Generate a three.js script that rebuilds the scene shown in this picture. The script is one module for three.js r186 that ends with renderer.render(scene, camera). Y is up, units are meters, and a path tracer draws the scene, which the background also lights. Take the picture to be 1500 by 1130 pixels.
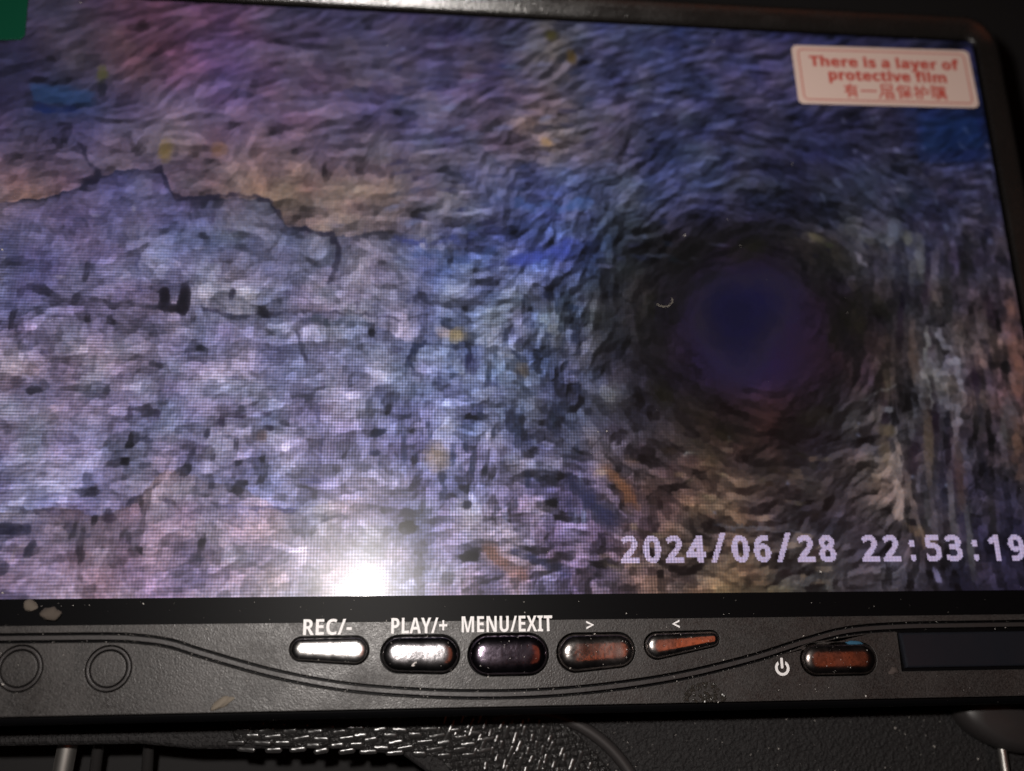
import * as THREE from 'three';
import { FontLoader } from 'three/addons/loaders/FontLoader.js';
import { TextGeometry } from 'three/addons/geometries/TextGeometry.js';
import { mergeGeometries, mergeVertices } from 'three/addons/utils/BufferGeometryUtils.js';
import { RectAreaLightUniformsLib } from 'three/addons/lights/RectAreaLightUniformsLib.js';

// ---------------------------------------------------------------- camera, light, exposure
const H0 = 0.026;                                   // height of the monitor's face above the case floor, metres
const scene = new THREE.Scene();
scene.background = new THREE.Color(0.0035, 0.0032, 0.0034);
const camera = new THREE.PerspectiveCamera(45, 1024 / 771, 0.01, 20);
const AX = new THREE.Vector3(0.99515357, 0.09721443, 0.01478929), AY = new THREE.Vector3(-0.01286467, 0.27782015, -0.96054696), AZ = new THREE.Vector3(-0.09748779, 0.95570148, 0.27772435);
camera.position.set(-0.0122747, 0.1203328 + H0, 0.0349684);
camera.quaternion.setFromRotationMatrix(new THREE.Matrix4().makeBasis(AX, AY, AZ));
camera.userData.fStop = 10; camera.focus = 0.119;   // phone-sized aperture, focused on the lower half of the screen
scene.add(camera);

const renderer = new THREE.WebGLRenderer({ antialias: true });
renderer.setSize(1024, 771);
renderer.toneMapping = THREE.LinearToneMapping; renderer.toneMappingExposure = 1;
renderer.shadowMap.enabled = true; renderer.shadowMap.type = THREE.PCFSoftShadowMap;
RectAreaLightUniformsLib.init();

// the phone's torch, beside the lens
const torch = new THREE.SpotLight(new THREE.Color(1, 0.93, 0.875), 0.05, 0, 1.42, 1, 2);
torch.name = 'phone_torch'; torch.position.set(-0.0263, 0.1203 + H0, 0.0189);
torch.target.position.set(-0.006, H0, 0.012); torch.castShadow = true; torch.shadow.radius = 0.14;
torch.shadow.mapSize.set(2048, 2048); torch.shadow.camera.near = 0.01; torch.shadow.camera.far = 1;
scene.add(torch, torch.target);
// a dim warm ceiling lamp far above, whose reflection colours the right-hand buttons
const warm = new THREE.RectAreaLight(new THREE.Color(1, 0.22, 0.085), 0.34, 0.9, 0.47);
warm.name = 'warm_room_lamp'; warm.position.set(0.535, 1.5, 0.04); warm.lookAt(0.02, 0, 0.03);
scene.add(warm);

// ---------------------------------------------------------------- helpers (lengths in millimetres on the monitor's face: x right, v towards its top)
let seed = 7;
const rnd = () => { seed = (seed + 0x6d2b79f5) | 0; let t = Math.imul(seed ^ (seed >>> 15), 1 | seed); t = (t + Math.imul(t ^ (t >>> 7), 61 | t)) ^ t; return ((t ^ (t >>> 14)) >>> 0) / 4294967296; };
const MM = 0.001, F = 565 / Math.tan(Math.PI / 8), clamp = (x, a = 0, b = 1) => Math.min(b, Math.max(a, x)), lerp = (a, b, t) => a + (b - a) * t;
const smooth = (a, b, x) => { const t = clamp((x - a) / (b - a)); return t * t * (3 - 2 * t); };
function at(px, py, d = 0) {                        // the point of the photograph at that pixel, d mm below the monitor's face, as [x, v]
  const r = AX.clone().multiplyScalar(px - 750).addScaledVector(AY, 565 - py).addScaledVector(AZ, -F);
  const t = (camera.position.y - H0 + d * MM) / -r.y;
  return [(camera.position.x + r.x * t) / MM, -(camera.position.z + r.z * t) / MM];
}
const numbers = {};
const numbered = (n) => { numbers[n] = (numbers[n] ?? -1) + 1; return numbers[n] ? n + '_' + String(numbers[n]).padStart(3, '0') : n; };
function thing(name, label, category, group) {
  const o = new THREE.Group(); o.name = numbered(name); scene.add(o); tag(o, label, category, group); return o;
}
function tag(o, label, category, group) { Object.assign(o.userData, { label, category }); if (group) o.userData.group = group; return o; }
function part(name, g, m, parent = scene) {
  const o = new THREE.Mesh(g, m); o.name = parent === scene ? numbered(name) : name; o.castShadow = o.receiveShadow = true; parent.add(o); return o;
}
const place = (g) => g.rotateX(-Math.PI / 2).scale(MM, MM, MM).translate(0, H0, 0);   // (x, v, height) in mm to the world
function slab(shape, top, thick, bevel = 0.1, seg = 3, curve = 24) {                   // a plate with rounded edges, top in mm above the face
  const g = new THREE.ExtrudeGeometry(shape, { depth: thick - 2 * bevel, bevelEnabled: bevel > 0, bevelThickness: bevel, bevelSize: bevel, bevelOffset: -bevel, bevelSegments: seg, curveSegments: curve });
  return place(g.translate(0, 0, top - thick + bevel));
}
const poly = (pts) => new THREE.Shape(pts.map((p) => new THREE.Vector2(...p)));
function rounded(x0, v0, x1, v1, r, Kind = THREE.Shape) {
  const s = new Kind(); s.moveTo(x0 + r, v0); s.lineTo(x1 - r, v0); s.absarc(x1 - r, v0 + r, r, -Math.PI / 2, 0); s.lineTo(x1, v1 - r); s.absarc(x1 - r, v1 - r, r, 0, Math.PI / 2);
  s.lineTo(x0 + r, v1); s.absarc(x0 + r, v1 - r, r, Math.PI / 2, Math.PI); s.lineTo(x0, v0 + r); s.absarc(x0 + r, v0 + r, r, Math.PI, Math.PI * 1.5); return s;
}
// hash-based value noise
const hash = (i, j, k) => { let h = Math.imul(i, 374761393) ^ Math.imul(j, 668265263) ^ Math.imul(k, 974634551); h = Math.imul(h ^ (h >>> 13), 1274126177); return ((h ^ (h >>> 16)) >>> 0) / 4294967296; };
function noise(x, y, k = 0) {
  const i = Math.floor(x), j = Math.floor(y), u = x - i, w = y - j, a = u * u * (3 - 2 * u), b = w * w * (3 - 2 * w);
  return lerp(lerp(hash(i, j, k), hash(i + 1, j, k), a), lerp(hash(i, j + 1, k), hash(i + 1, j + 1, k), a), b);
}
function grain(size, f, wrap) {                     // a repeating grey texture of f(x, y) in 0..1
  const d = new Uint8Array(size * size * 4);
  for (let y = 0; y < size; y++) for (let x = 0; x < size; x++) { const c = clamp(f(x, y)) * 255; d.set([c, c, c, 255], (y * size + x) * 4); }
  const t = new THREE.DataTexture(d, size, size); t.magFilter = THREE.LinearFilter; t.minFilter = THREE.LinearMipmapLinearFilter; t.generateMipmaps = true; t.wrapS = t.wrapT = THREE.RepeatWrapping; t.needsUpdate = true;
  t.repeat.set(1 / wrap, 1 / wrap); return t;
}

// ---------------------------------------------------------------- materials
const fine = grain(1024, (x, y) => 0.5 * noise(x / 3, y / 3, 3) + 0.4 * noise(x / 1.8, y / 1.8, 4) + 0.1 * noise(x / 11, y / 11, 14), 46);
const wearR = grain(1024, (x, y) => 0.62 + 0.22 * (noise(x / 64, y / 64, 8) - 0.5) + 0.16 * (hash(x >> 1, y >> 1, 5) - 0.5) + 0.12 * (noise(x / 9, y / 9, 9) - 0.5), 61);
const pebble = grain(1024, (x, y) => { const n = noise(x / 9, y / 9, 11) * 0.6 + noise(x / 4, y / 4, 12) * 0.4; return n; }, 40);
const smudge = grain(512, (x, y) => 0.4 + 0.5 * noise(x / 40, y / 60, 21) + 0.25 * noise(x / 8, y / 14, 22), 55);
const plastic = new THREE.MeshPhysicalMaterial({ name: 'matte_black_plastic', color: new THREE.Color(0.03, 0.027, 0.026), roughness: 0.74, roughnessMap: wearR, bumpMap: fine, bumpScale: 0.00003, specularIntensity: 1 });
const bandPlastic = plastic.clone(); bandPlastic.name = 'smooth_black_plastic'; bandPlastic.bumpScale = 0.000015; bandPlastic.color.setRGB(0.028, 0.025, 0.025);
const bezelMat = plastic.clone(); bezelMat.name = 'bezel_plastic'; bezelMat.roughness = 0.42; bezelMat.ior = 1.7; bezelMat.color.setRGB(0.014, 0.012, 0.011);
const deepBlack = new THREE.MeshPhysicalMaterial({ name: 'dark_inner_plastic', color: new THREE.Color(0.003, 0.003, 0.0035), roughness: 0.42, specularIntensity: 0.11 });
const grime = grain(512, (x, y) => clamp(0.35 + 0.9 * noise(x / 26, y / 26, 24) * noise(x / 7, y / 7, 25) + 0.4 * noise(x / 60, y / 60, 26) + 0.25 * (hash(x >> 1, y >> 1, 27) - 0.5), 0.12, 1), 21);
const speckle = grain(1024, (x, y) => 0.5 + 0.5 * (noise(x / 2.4, y / 2.4, 28) - 0.5) + 0.35 * (noise(x / 1.3, y / 1.3, 29) - 0.5) + 0.25 * (noise(x / 90, y / 90, 30) - 0.5), 53);
plastic.map = speckle; plastic.color.multiplyScalar(2);
const chrome = new THREE.MeshPhysicalMaterial({ name: 'worn_chrome', color: new THREE.Color(0.62, 0.6, 0.6), metalness: 1, roughness: 0.3, map: grime, roughnessMap: smudge, bumpMap: grime, bumpScale: 0.00001 });
const print = new THREE.MeshStandardMaterial({ name: 'white_print', color: new THREE.Color(0.9, 0.88, 0.88), roughness: 0.6 });
const caseMat = new THREE.MeshPhysicalMaterial({ name: 'case_plastic', color: new THREE.Color(0.012, 0.011, 0.0115), roughness: 0.75, bumpMap: pebble, bumpScale: 0.0003, specularIntensity: 0.8 });
const voidMat = new THREE.MeshStandardMaterial({ name: 'case_floor_plastic', color: new THREE.Color(0.007, 0.0065, 0.007), roughness: 0.85, bumpMap: pebble, bumpScale: 0.0001 });
const strandMat = new THREE.MeshPhysicalMaterial({ name: 'woven_gloss', color: new THREE.Color(0.02, 0.019, 0.019), roughness: 0.24, bumpMap: pebble, bumpScale: 0.00004, specularIntensity: 1 });
const steel = new THREE.MeshStandardMaterial({ name: 'steel', color: new THREE.Color(0.62, 0.6, 0.57), metalness: 1, roughness: 0.45, bumpMap: fine, bumpScale: 0.00004 });

// ---------------------------------------------------------------- the picture on the display: a flat picture of the inside of a pipe
const LCD = { x0: -77.9, x1: 0, v0: 0, v1: 0, d: 0.6 };
{ const r = at(1440, 156, LCD.d), t = at(700, 25.2, LCD.d), b = at(700, 872, LCD.d); LCD.x1 = r[0]; LCD.v1 = t[1]; LCD.v0 = b[1]; }
function picture() {
  const W = 2048, H = 1150, w = 1024, h = 575, lw = LCD.x1 - LCD.x0, lh = LCD.v1 - LCD.v0;
  const S = (px, py) => { const p = at(px, py, LCD.d); return [(p[0] - LCD.x0) / lw * w, (LCD.v1 - p[1]) / lh * h]; };   // to the half-size grid
  const un = w / lw;                                 // grid cells per mm
  // broad washes of colour, row by row
  const washes = [];
  const wash = (y, text) => { for (const s of text.split(' ')) { const [x, c] = s.split(':'), n = parseInt(c, 16), p = S(+x, y); washes.push([p[0], p[1], n >> 16, (n >> 8) & 255, n & 255]); } };
  wash(30, '-30:3a3648 80:3e374b 200:523848 300:583a55 450:413c55 600:423b56 720:32304f 790:4b4850 900:3d4264 1000:2e345e 1100:26264a 1250:22213e 1400:1c1c34');
  wash(100, '-30:2a2840 20:2d2841 90:463c46 170:563f46 240:6c3e42 320:69508c 400:5f4b64 500:50465f 600:4b4669 700:4a405e 800:524a52 900:3c3e66 1000:373a60 1100:3a365a 1250:2c2a48 1400:201f3a');
  wash(145, '-30:1c1a30 30:221e36 90:23406e 200:4c4c78 300:6a5b90 400:6a5676 500:5a4e6c 600:554e74 700:54486a 800:5c4c5e 900:464668 1000:3a3c62 1100:3c3a5e 1250:2c2a48 1400:161e40');
  wash(200, '-30:54465e 20:574866 100:554b80 170:695a74 250:6e5f64 350:6e5568 450:69556f 550:5a5069 650:555272 750:5f4b5a 800:6c5e58 900:4a4562 1000:343c5e 1100:32304b 1200:28284a 1300:28263c 1400:101e4a');
  wash(280, '-30:705a60 50:735a64 150:62557a 250:6c5d7e 350:705f64 450:80695f 550:78645f 650:695f6e 750:485080 830:3e4c8a 900:464b5f 1000:373c66 1100:282c46 1200:202236 1300:363a4e 1400:32304a 1460:36324a');
  wash(370, '-30:5c5272 50:5f5577 150:695a80 250:7a76a2 350:696980 450:736e84 550:86777c 650:525c8e 750:4b5582 820:4450a0 900:282d2a 1000:241d1e 1100:1e1428 1200:34302c 1300:4a4a5a 1400:3c3454 1470:46404c');
  wash(450, '-30:6c6284 50:6e6487 150:86728a 250:6a5c70 350:8a7b8c 450:7c7289 550:807a94 650:717696 750:5a5f73 850:3c4146 930:232323 1000:1e1222 1060:22164a 1120:22163e 1200:221424 1280:261e20 1350:302f36 1420:40373c 1480:463438');
  wash(530, '-30:8a727e 50:8a7280 150:8a7680 250:86778f 350:86778f 450:8a809e 550:8a8094 650:6c7696 750:505a78 850:404154 930:2c282c 1000:22142a 1060:1c1444 1120:20143e 1200:26141f 1280:2c1c1e 1350:4a433c 1400:6a6268 1480:6c4641');
  wash(620, '-30:766c84 50:786e87 150:7c7290 250:827896 350:827890 450:8a7c94 550:807696 650:6c6c94 750:50556e 850:3c3c4a 950:322d32 1050:36261e 1120:3e1e19 1200:18161e 1260:1e1e23 1310:544a46 1400:403b45 1480:5a3c32');
  wash(700, '-30:847898 50:867c9a 150:8a7694 250:927c86 350:8a7c9e 450:907f94 550:8a7c9a 650:767298 750:5e5976 850:544a5e 950:4a3632 1050:402f26 1150:272222 1230:16141a 1300:705848 1350:323244 1400:2c2a48 1470:3a323a');
  wash(780, '-30:6a6080 50:6c6482 150:8a728a 250:927a92 350:9482a0 450:9486a2 550:8a809c 650:807a9c 750:766476 850:59496c 950:543a36 1050:44352c 1150:3a3030 1250:221f28 1350:4e403c 1450:221e34');
  wash(855, '-30:7a6688 50:7c6889 150:907086 250:806c94 350:947f93 450:a294a2 550:a296a8 650:8a809c 750:806880 850:6c586c 950:5e4a3c 1050:58442e 1150:3a352c 1250:2a2a30 1350:2e2c38 1450:1e1a30');
  const GW = 128, GH = 72, low = new Float32Array(GW * GH * 3), sg = 26;
  for (let j = 0; j < GH; j++) for (let i = 0; i < GW; i++) {
    const x = (i + 0.5) / GW * w, y = (j + 0.5) / GH * h; let t = 1e-9, r = 0, g = 0, b = 0;
    for (const p of washes) { const d = ((p[0] - x) ** 2 * 0.8 + (p[1] - y) ** 2 * 1.15) / (2 * sg * sg); if (d > 8) continue; const q = Math.exp(-d); t += q; r += q * p[2]; g += q * p[3]; b += q * p[4]; }
    low.set([r / t, g / t, b / t], (j * GW + i) * 3);
  }
  // painterly grain: noise smeared along a field of directions (blocky on the left, circling the dark hole, upright on the right)
  const hole = S(1105, 480), right = S(1275, 500)[0], mid = S(760, 500)[0];
  const dir = new Float32Array(w * h * 2);
  for (let y = 0; y < h; y++) for (let x = 0; x < w; x++) {
    const dx = x - hole[0], dy = y - hole[1], d = Math.hypot(dx, dy) / un;
    let a = noise(x / 26, y / 26, 31) > 0.42 ? 0.12 * (noise(x / 40, y / 40, 32) - 0.5) : Math.PI / 2 + 0.2 * (noise(x / 40, y / 40, 33) - 0.5);
    const tang = Math.atan2(dx, -dy), near = smooth(46, 26, d) * smooth(mid - 260, mid + 40, x), up = smooth(h * 0.45, h * 0.12, y);
    const slope = -0.42 + 0.9 * (noise(x / 70, y / 50, 34) - 0.5) + 0.5 * (noise(x / 16, y / 16, 38) - 0.5);
    let c = Math.cos(2 * a), s = Math.sin(2 * a);
    const mixin = (b, k) => { c = lerp(c, Math.cos(2 * b), k); s = lerp(s, Math.sin(2 * b), k); };
    mixin(slope, up * 0.75); mixin(tang + 1.3 * (noise(x / 34, y / 34, 35) - 0.5) + 0.7 * (noise(x / 12, y / 12, 37) - 0.5), near * 0.9); mixin(1.45 + 0.3 * (noise(x / 50, y / 50, 36) - 0.5), smooth(right - 20, right + 30, x) * smooth(h * 0.3, h * 0.5, y));
    const th = Math.atan2(s, c) / 2; dir[(y * w + x) * 2] = Math.cos(th); dir[(y * w + x) * 2 + 1] = Math.sin(th);
  }
  function smear(k, cell, len) {
    const src = new Float32Array(w * h), out = new Float32Array(w * h);
    for (let y = 0; y < h; y++) for (let x = 0; x < w; x++) src[y * w + x] = noise(x / cell, y / cell, k) - 0.5;
    for (let y = 0; y < h; y++) for (let x = 0; x < w; x++) {
      let sum = src[y * w + x], n = 1;
      for (const q of [1, -1]) {
        let X = x, Y = y;
        for (let i = 0; i < len; i++) { const o = ((Y | 0) * w + (X | 0)) * 2; X += q * dir[o]; Y += q * dir[o + 1]; if (X < 0 || Y < 0 || X >= w || Y >= h) break; sum += src[(Y | 0) * w + (X | 0)]; n++; }
      }
      out[y * w + x] = sum / n;
    }
    return out;
  }
  // chunks of the lining: cells with a tone of their own and creases between them
  const chunk = new Float32Array(w * h), edge = new Float32Array(w * h);
  for (let y = 0; y < h; y++) for (let x = 0; x < w; x++) {
    const dx = x - hole[0], dy = y - hole[1], d = Math.hypot(dx, dy), k = smooth(330, 170, d), wx = 14 * (noise(x / 15, y / 15, 81) - 0.5) + 5 * (noise(x / 5, y / 5, 87) - 0.5), wy = 14 * (noise(x / 15, y / 15, 82) - 0.5) + 5 * (noise(x / 5, y / 5, 88) - 0.5);
    const ang = Math.atan2(dy, dx) * 160, rad = Math.log(d + 30) * 150;
    const X = lerp(x, rad, k > 0.5 ? 1 : 0) / (k > 0.5 ? 11 : 21) + wx / 21, Y = lerp(y, ang, k > 0.5 ? 1 : 0) / (k > 0.5 ? 26 : 15) + wy / 15, I = Math.floor(X), J = Math.floor(Y);
    let f1 = 9, f2 = 9, id = 0;
    for (let b = -1; b < 2; b++) for (let a = -1; a < 2; a++) { const q = Math.max(Math.abs(I + a + hash(I + a, J + b, 101) - X), Math.abs(J + b + hash(I + a, J + b, 102) - Y)) * 0.6 + 0.4 * Math.hypot(I + a + hash(I + a, J + b, 101) - X, J + b + hash(I + a, J + b, 102) - Y); if (q < f1) { f2 = f1; f1 = q; id = hash(I + a, J + b, 103); } else if (q < f2) f2 = q; }
    chunk[y * w + x] = (id - 0.5) * smooth(0, 0.25, f2 - f1) + 0.25 * (0.5 - f1); edge[y * w + x] = smooth(0.16, 0, f2 - f1) * smooth(0.42, 0.72, noise(x / 34, y / 34, 85));
  }
  const A = smear(41, 3.4, 4), B = smear(42, 8, 7), C = smear(43, 9, 5), D = smear(44, 20, 8), E2 = smear(45, 2.2, 2), G2 = smear(47, 6.5, 13);
  const relief = new Float32Array(w * h), high = new Float32Array(w * h);
  for (let i = 0; i < w * h; i++) {
    const x = i % w, y = (i / w) | 0, wx = x + 16 * (noise(x / 24, y / 24, 111) - 0.5), wy = y + 16 * (noise(x / 24, y / 24, 112) - 0.5), side = smooth(mid - 190, mid + 40, x), top = smooth(h * 0.5, h * 0.2, y);
    const flat = 0.9 * (1 - Math.abs(2 * noise(wx / 30, wy / 17, 113) - 1)) + 0.5 * noise(wx / 12, wy / 7, 114) + 0.16 * noise(wx / 4.5, wy / 3.2, 115) + 0.2 * chunk[i] - 0.12 * edge[i];
    const fold = 1.1 * D[i] + 0.6 * B[i] + 0.4 * A[i] + 1.5 * G2[i] + 0.2 * E2[i] + 0.16 * chunk[i] - 0.10 * edge[i], roll = 1.6 * D[i] + 0.5 * B[i] + 1.6 * G2[i] + 0.12 * A[i] + 0.5 * (1 - Math.abs(2 * noise(wx / 40, wy / 14, 116) - 1));
    high[i] = lerp(lerp(flat * 0.55, roll * 0.8, top), fold, side * (1 - 0.4 * top));
  }
  for (let y = 2; y < h - 2; y++) for (let x = 2; x < w - 2; x++) relief[y * w + x] = clamp(6.5 * ((high[y * w + x + 1] - high[y * w + x - 1]) * 0.5 + (high[y * w + w + x] - high[y * w - w + x]) * 0.9), -1.6, 1.6);
  const tap = (f, x, y) => { const i = clamp(Math.floor(x), 0, w - 2), j = clamp(Math.floor(y), 0, h - 2), u = clamp(x - i), q = clamp(y - j); return lerp(lerp(f[j * w + i], f[j * w + i + 1], u), lerp(f[j * w + w + i], f[j * w + w + i + 1], u), q); };
  const canvas = document.createElement('canvas'); canvas.width = W; canvas.height = H;
  const ctx = canvas.getContext('2d'), im = ctx.createImageData(W, H), P = im.data;
  // ledges where one layer of the lining ends above another: [points, shade under the edge, tan above, blue below]
  const ledges = [[[[-70, 302], [60, 290], [118, 272], [148, 256], [190, 247], [236, 249], [258, 289], [300, 290], [392, 290], [404, 308], [420, 330], [490, 343], [560, 338], [640, 345]], 0.78, 0.10, 0.09],
    [[[-70, 748], [40, 750], [90, 741], [150, 756], [188, 740], [242, 690], [300, 700], [420, 745], [520, 730], [600, 712]], 0.28, -0.05, -0.05],
    [[[200, 452], [286, 449], [345, 462], [440, 457], [520, 462], [600, 504], [700, 506], [770, 532], [830, 560]], 0.3, 0.03, 0.03],
    [[[560, 330], [640, 372], [740, 392], [850, 356], [960, 330]], 0.28, 0.02, 0.05], [[[640, 170], [740, 240], [840, 246], [960, 215], [1080, 232]], 0.25, 0.03, 0.03], [[[300, 120], [420, 150], [520, 128], [640, 150], [760, 110]], 0.16, 0.03, 0.02]]
    .map(([p, ...v]) => [p.map((q) => S(...q)), ...v]);
  function ledge(x, y) {                                           // [brightness, tan] there
    let lum = 1, tan = 0; const wob = 5 * (noise(x / 11, y / 90, 121) - 0.5) + 3 * (noise(x / 3.5, y / 40, 122) - 0.5);
    for (const [p, sh, up, dn] of ledges) {
      if (x < p[0][0] || x >= p[p.length - 1][0]) continue;
      let k = 0; while (x >= p[k + 1][0]) k++;
      const yl = lerp(p[k][1], p[k + 1][1], (x - p[k][0]) / (p[k + 1][0] - p[k][0])) + wob, dy = y - yl, f = smooth(p[0][0], p[0][0] + 45, x) * smooth(p[p.length - 1][0], p[p.length - 1][0] - 70, x) * (0.35 + 0.9 * noise(x / 26, sh * 99, 123));
      if (dy > 0) { lum *= 1 - f * sh * Math.exp(-dy / 3.2) * smooth(0, 1.2, dy); tan -= dn * f * Math.exp(-dy / 90); } else { lum *= 1 + f * sh * 0.3 * Math.exp(dy / 4); tan += up * f * Math.exp(dy / 90); }
    }
    return [lum, tan];
  }
  const topSoft = S(600, 330)[1], botSharp = S(600, 520)[1];
  for (let y = 0; y < H; y++) for (let x = 0; x < W; x++) {
    const gx = x / 2, gy = y / 2, o = (y * W + x) * 4;
    const lx = clamp(gx / w * GW - 0.5, 0, GW - 1.001), ly = clamp(gy / h * GH - 0.5, 0, GH - 1.001), i = Math.floor(lx), j = Math.floor(ly), u = lx - i, q = ly - j;
    const gg = tap(G2, gx, gy), cr = tap(edge, gx, gy), re = tap(relief, gx, gy), ch = tap(chunk, gx, gy), a = tap(A, gx, gy), b = tap(B, gx, gy), c = tap(C, gx, gy), d = tap(D, gx, gy), e = tap(E2, gx, gy);
    const dh = Math.hypot(gx - hole[0], (gy - hole[1]) * 1.0) / un, calm = smooth(6, 15, dh + 4 * (noise(gx / 30, gy / 30, 55) - 0.5));
    const soft = lerp(0.62, 1, smooth(topSoft * 0.3, botSharp, gy)) * lerp(1, 1.25, smooth(mid - 150, mid + 50, gx));
    const sd = smooth(mid - 200, mid + 40, gx), lf = 1 - sd;
    let lum = 1 + calm * soft * (lerp(0.5, 0.36, sd) * a + lerp(0.5, 0.4, sd) * b + lerp(0.5, 0.5, sd) * d + lerp(0.25, 0.15, sd) * e - lerp(0.1, 0.26, sd) * cr + lerp(0.2, 0.3, sd) * re + lerp(0.5 * smooth(h * 0.45, h * 0.2, gy), 0.45, sd) * gg + lerp(0.17, 0.2, sd) * ch + 0.22 * (noise(gx / 38 + 3, gy / 26, 141) + 0.6 * noise(gx / 17, gy / 12, 142) - 0.8));
    const dip = Math.min(a * 0.5 + b * 0.8 + d * 0.4 + 0.24, 0); lum *= 1 + dip * 1.8 * calm * soft;
    const [ll, lt] = ledge(gx, gy); lum = Math.max(lum, 0.18) * lerp(1, 1.04, calm) * ll * (1 - 0.4 * smooth(1.3, 0.62, Math.hypot((gx - hole[0] + 16) / 132, (gy - hole[1]) / 118) + 0.5 * (noise(gx / 34, gy / 28, 143) - 0.5)) * smooth(0.3, 0.55, dh / 26)) * (1 - 0.22 * smooth(right - 10, right + 25, gx) * smooth(h * 0.3, h * 0.45, gy));
    let grey = 0; for (let k = 0; k < 3; k++) grey += low[(j * GW + i) * 3 + k] * [0.3, 0.5, 0.2][k];
    const gain = lerp(lerp(0.86, 0.92, smooth(topSoft, botSharp, gy)), 1.0, smooth(mid - 200, mid, gx) * smooth(topSoft, botSharp, gy)) * lerp(1.05, 1, smooth(0, 1, dh / 20));
    for (let k = 0; k < 3; k++) {
      const v = lerp(lerp(low[(j * GW + i) * 3 + k], low[(j * GW + i + 1) * 3 + k], u), lerp(low[((j + 1) * GW + i) * 3 + k], low[((j + 1) * GW + i + 1) * 3 + k], u), q);
      const hue = calm * ([0.7, -0.1, -0.5][k] * c * lerp(0.03, 0.06, sd) + [0.85, 0.4, -0.95][k] * d * lerp(0.1, 0.18, sd) + [0.5, 0.3, -0.6][k] * ch * lerp(0.05, 0.1, sd) + [-0.05, 0.05, 0][k] * (noise(gx / 22, gy / 18, 51) - 0.5));
      P[o + k] = clamp(lerp(grey, v, lerp(lerp(0.9, 0.72, smooth(h * 0.2, h * 0.5, gy)), 0.78, sd)) * [0.975, 0.98, 1.04][k] * gain * lum * (1 + hue + lt * [1, 0.2, -1.1][k]), 0, 255);
    }
    P[o + 3] = 255;
  }
  ctx.putImageData(im, 0, 0);
  const layer = document.createElement('canvas'); layer.width = W; layer.height = H;
  // marks: cracks, gaps, stones and stains in the pipe's lining
  const Q = (px, py) => S(px, py).map((c) => c * 2);
  { const ctx = layer.getContext('2d');
  function stroke(pts, width, color, alpha, rough = 4) {           // a ragged line of uneven width
    const L = [];
    for (let s = 0; s < pts.length - 1; s++) { const n = Math.max(3, Math.round(Math.hypot(pts[s + 1][0] - pts[s][0], pts[s + 1][1] - pts[s][1]) / 7)); for (let i = 0; i < n; i++) L.push([lerp(pts[s][0], pts[s + 1][0], i / n) + (rnd() - 0.5) * rough * 1.6, lerp(pts[s][1], pts[s + 1][1], i / n) + (rnd() - 0.5) * rough * 1.6]); }
    L.push(pts[pts.length - 1]); const o = rnd() * 100;
    ctx.strokeStyle = ctx.fillStyle = color; ctx.lineCap = 'round';
    for (let i = 0; i < L.length - 1; i++) {
      const n = noise(i * 0.55, o, 91), wd = width * 1.25 * (0.3 + 1.3 * n), a = Q(...L[i]), b = Q(...L[i + 1]);
      for (const [f, g] of [[1.5, 0.3], [0.75, 0.75]]) { ctx.globalAlpha = clamp(alpha * g * (0.35 + 1.1 * noise(i * 0.4, o, 92))); ctx.lineWidth = wd * f; ctx.beginPath(); ctx.moveTo(...a); ctx.lineTo(...b); ctx.stroke(); }
      if (rnd() < 0.3) { ctx.globalAlpha = alpha * 0.4; const q = Q(L[i][0] + (rnd() - 0.5) * width * 2, L[i][1] + (rnd() - 0.5) * width * 2); ctx.fillRect(q[0], q[1], width * (0.4 + rnd()), width * (0.3 + 0.8 * rnd())); }
    }
    ctx.globalAlpha = 1;
  }
  function blot(px, py, rx, ry, color, alpha, turn = 0) {
    const n = 7; turn += (rnd() - 0.5) * 0.2;
    for (let k = 0; k < n; k++) {
      ctx.globalAlpha = alpha * 0.28; ctx.fillStyle = color; ctx.beginPath();
      const f = 1.25 - k * 0.14, p = Q(px + (rnd() - 0.5) * rx * 0.35, py + (rnd() - 0.5) * ry * 0.35);
      for (let i = 0; i <= 14; i++) { const a = i / 14 * 2 * Math.PI, r = f * (0.8 + 0.4 * rnd()) * 1.25, X = Math.cos(a) * rx * r, Y = Math.sin(a) * ry * r; ctx.lineTo(p[0] + X * Math.cos(turn) - Y * Math.sin(turn), p[1] + X * Math.sin(turn) + Y * Math.cos(turn)); }
      ctx.fill();
    }
    ctx.globalAlpha = 1;
  }
  const dk = '#1c1a2a', nv = '#1a2038';
  stroke([[118, 212], [126, 235], [146, 256], [138, 264], [122, 274]], 7, dk, 0.75);
  stroke([[150, 262], [190, 247], [233, 248], [244, 272], [258, 290]], 5, dk, 0.6);
  stroke([[258, 290], [300, 290], [345, 284], [392, 290], [404, 308], [418, 328], [455, 337], [488, 343]], 6, dk, 0.7);
  stroke([[488, 343], [496, 366], [490, 398], [480, 416]], 7, dk, 0.7);
  stroke([[418, 330], [408, 350], [378, 388]], 5, '#2a2834', 0.45);
  blot(241, 438, 7, 17, '#16141c', 1.6); blot(268, 441, 8, 22, '#16141c', 1.6); blot(224, 450, 14, 3, dk, 0.8); blot(254, 452, 10, 6, '#1c1820', 1.2);
  stroke([[286, 448], [310, 455], [345, 463], [400, 460], [440, 457], [520, 458], [590, 470]], 4, dk, 0.65);
  stroke([[450, 466], [490, 472], [540, 476]], 8, '#2c3440', 0.45);
  stroke([[435, 482], [438, 505], [450, 534]], 4, dk, 0.65);
  stroke([[258, 520], [274, 516], [280, 524]], 3, '#2a2a40', 0.7);
  stroke([[340, 424], [338, 438]], 5, dk, 0.6); stroke([[205, 330], [200, 370], [208, 430]], 4, '#33335a', 0.45);
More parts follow.
